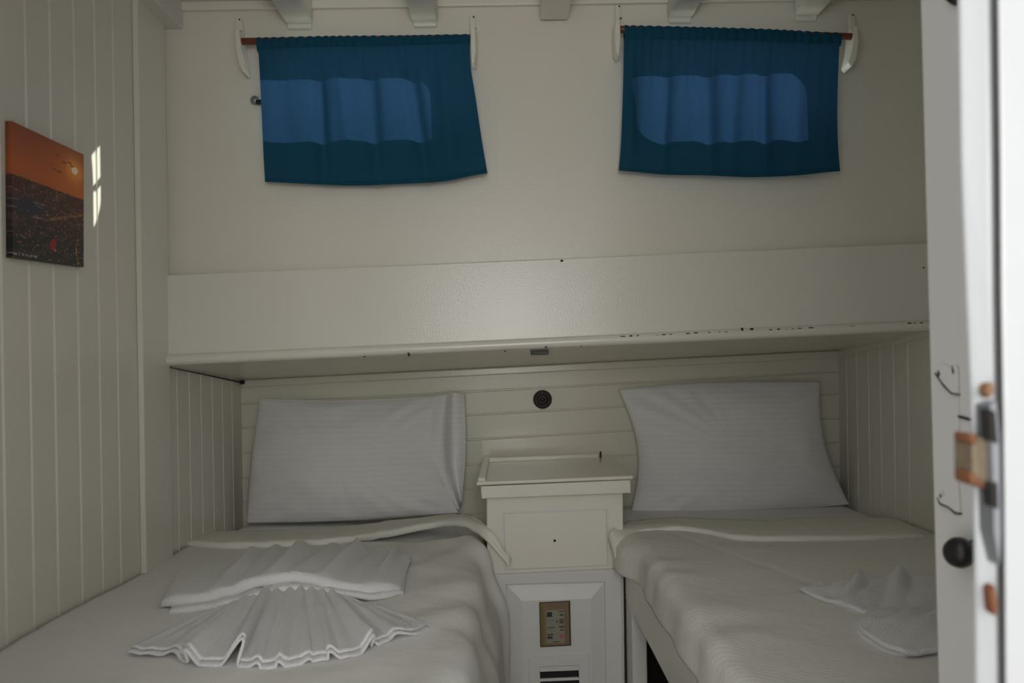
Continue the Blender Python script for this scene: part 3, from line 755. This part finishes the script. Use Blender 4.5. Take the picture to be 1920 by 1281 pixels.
def lobe(s, v): return .010*math.sin(v*3.1)*math.sin(s*3.1)+.004*math.sin(s*30+v*3)*(1-v)
obj('front_fold', *loft(pts(LF, ZR+.003), pts(LB, ZR+.005), .009, 150, lobe, back=.8, wr=.004), TOWEL, rt, smooth=True)
obj('front_fold', *loft(pts(off(LF, 5, -6), ZR+.012), pts(off(LB, 3, -2), ZR+.012), .009, 150, lobe, back=.8, wr=.004), TOWEL, rt, smooth=True)

# ------------------------------------------------------------------ open inner door on the right
E = hY(1738, 300, .94); dirv = Vector((.2, -.42, 0)).normalized(); nrm = Vector((-dirv.y, dirv.x, 0)); nrm = nrm if nrm.y < 0 else -nrm
ex = (1742-950)/F*.94
E = Vector((ex, .94, 0)); Wd = .42
def dpt(s, o, z): p = E+dirv*s+nrm*o; return (p.x, p.y, z)
def dhit(px, py, off=0):        # ray onto the leaf's face
    d = ray(px, py); q = E+nrm*off
    t = (q-Vector((CAM.x, CAM.y, 0))).dot(nrm)/Vector((d.x, d.y, 0)).dot(nrm); return CAM+d*t
def dprism(poly, o0, o1):
    a = [dhit(x, y, 0) for x, y in poly]; n = len(a)
    V = [p+nrm*o1 for p in a]+[p+nrm*o0 for p in a]
    return V, [tuple(range(n)), tuple(range(2*n-1, n-1, -1))]+[(i, (i+1) % n, n+(i+1) % n, n+i) for i in range(n)]
dt = thing('cabin_door', E+dirv*.2, 'narrow white inner door standing open at the right, with a black knob', 'door')
top = [dhit(1732, -60), dhit(1760, 1500)]
V = []
for s, z in ((0, .02), (Wd, .02), (Wd, 1.95), (0, 1.95)):
    lean = (z-1.2)*-.012 if s == 0 else 0
    for o in (0, -.03): V.append(dpt(s+lean, o, z))
V = [V[0], V[2], V[4], V[6], V[1], V[3], V[5], V[7]]
leaf = obj('door_leaf', V, QF, PAINTG, dt, bevel=.003, seg=3)
def blob(poly): return poly
o1 = obj('lock_plate', *dprism([(1758, 684), (1770, 680), (1785, 688), (1797, 684), (1800, 700), (1800, 738), (1788, 737), (1774, 722), (1760, 708), (1756, 695)], 0, .0035), PAINTG, leaf, bevel=.001)
o1['label'] = 'painted-over upper end of an old lock plate'
o2 = obj('lock_plate', *dprism([(1762, 922), (1768, 917), (1772, 932), (1800, 905), (1804, 962), (1795, 960), (1782, 950), (1764, 944), (1760, 932)], 0, .0035), PAINTG, leaf, bevel=.001)
o2['label'] = 'painted-over lower end of an old lock plate'
obj('old_plate_rim', *dprism([(1798, 735), (1800, 735), (1800, 908), (1798, 908)], 0, .0018), PAINTG, leaf)
obj('screw_hole', *merge(dprism([(1763, 694), (1767, 700), (1765, 707), (1762, 702)], 0, .0042), dprism([(1789, 686), (1793, 694), (1793, 702), (1790, 698)], 0, .0042), dprism([(1767, 925), (1770, 929), (1769, 934), (1766, 931)], 0, .0042)), DARK, leaf)
obj('slot', *dprism([(1799, 779), (1822, 785), (1822, 789), (1800, 783)], 0, .003), DARK, leaf)
obj('slot', *dprism([(1802, 855), (1820, 857), (1820, 859), (1802, 857)], 0, .003), DARK, leaf)
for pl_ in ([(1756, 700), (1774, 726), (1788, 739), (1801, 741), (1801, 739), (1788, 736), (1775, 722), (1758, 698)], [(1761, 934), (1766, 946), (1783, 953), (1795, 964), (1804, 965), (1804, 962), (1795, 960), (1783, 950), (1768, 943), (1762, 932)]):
    obj('edge_crack_shade', *dprism(pl_, 0, .0038), CHIP_SHADE, leaf)  # dark strips paint in the shadow along the plates' lower edges
kc = dhit(1828, 1032); nn = nrm
def knob():
    prof = [(.011, 0), (.008, .004), (.0085, .012), (.0125, .015), (.0155, .020), (.0160, .025), (.0135, .031), (.008, .034), (.001, .035)]
    a = Vector((0, 0, 1)); b = nn.cross(a).normalized(); V = []; Fc = []; n = 28
    for r, h in prof:
        for k in range(n):
            t = 2*math.pi*k/n; V.append(kc+nn*h+a*r*.98*math.sin(t)+b*r*math.cos(t))
    for j in range(len(prof)-1):
        for k in range(n): Fc.append((j*n+k, j*n+(k+1) % n, (j+1)*n+(k+1) % n, (j+1)*n+k))
    Fc += [tuple(range(n)), tuple(range((len(prof)-1)*n, len(prof)*n))]; return V, Fc
kn = obj('door_knob', *knob(), BLACK, dt, smooth=True); kn['label'] = 'black round knob'
obj('hook', *dprism([(1772, -14), (1796, -14), (1795, 12), (1789, 9), (1780, 2)], 0, .006), BLACK, dt, bevel=.001)

# ------------------------------------------------------------------ strike plate on the jamb
YK = YJ0-.004
sp_ = thing('strike_plate', hY(1850, 910, YK), 'rusty metal strike plate on the bright white door jamb', 'strike plate')
def jp(poly, Y0, th): return prism(poly, Y0, Y0+th)
obj('plate', *jp([(1823, 818), (1862, 822), (1866, 900), (1856, 912), (1824, 908)], YK+.006, .022), BRASSY, sp_, bevel=.001)
obj('rust_edge', *jp([(1819, 812), (1832, 814), (1834, 830), (1826, 836), (1820, 828)], YK+.004, .02), ORUST, sp_, bevel=.002)
obj('rust_edge', *jp([(1819, 884), (1828, 888), (1838, 902), (1858, 908), (1860, 918), (1838, 914), (1822, 908)], YK+.004, .02), ORUST, sp_, bevel=.002)
obj('groove_lining', *jp([(1857, 760), (1868, 752), (1874, 820), (1877, 1000), (1874, 1060), (1864, 1000), (1862, 900)], YK-.001, .02), STEEL, sp_)
obj('dark_gap', *jp([(1854, 768), (1866, 772), (1871, 832), (1858, 826)], YK-.003, .01), DARK, sp_)
obj('dark_gap', *jp([(1858, 908), (1870, 905), (1872, 955), (1862, 950)], YK-.003, .01), DARK, sp_)
obj('rust_spot', *jp([(1852, 722), (1862, 716), (1866, 735), (1857, 748), (1850, 738)], YK-.003, .01), RUST, sp_, bevel=.001)
obj('rust_spot', *jp([(1858, 1108), (1866, 1098), (1872, 1130), (1870, 1158), (1862, 1150)], YK-.003, .01), ORUST, sp_, bevel=.001)
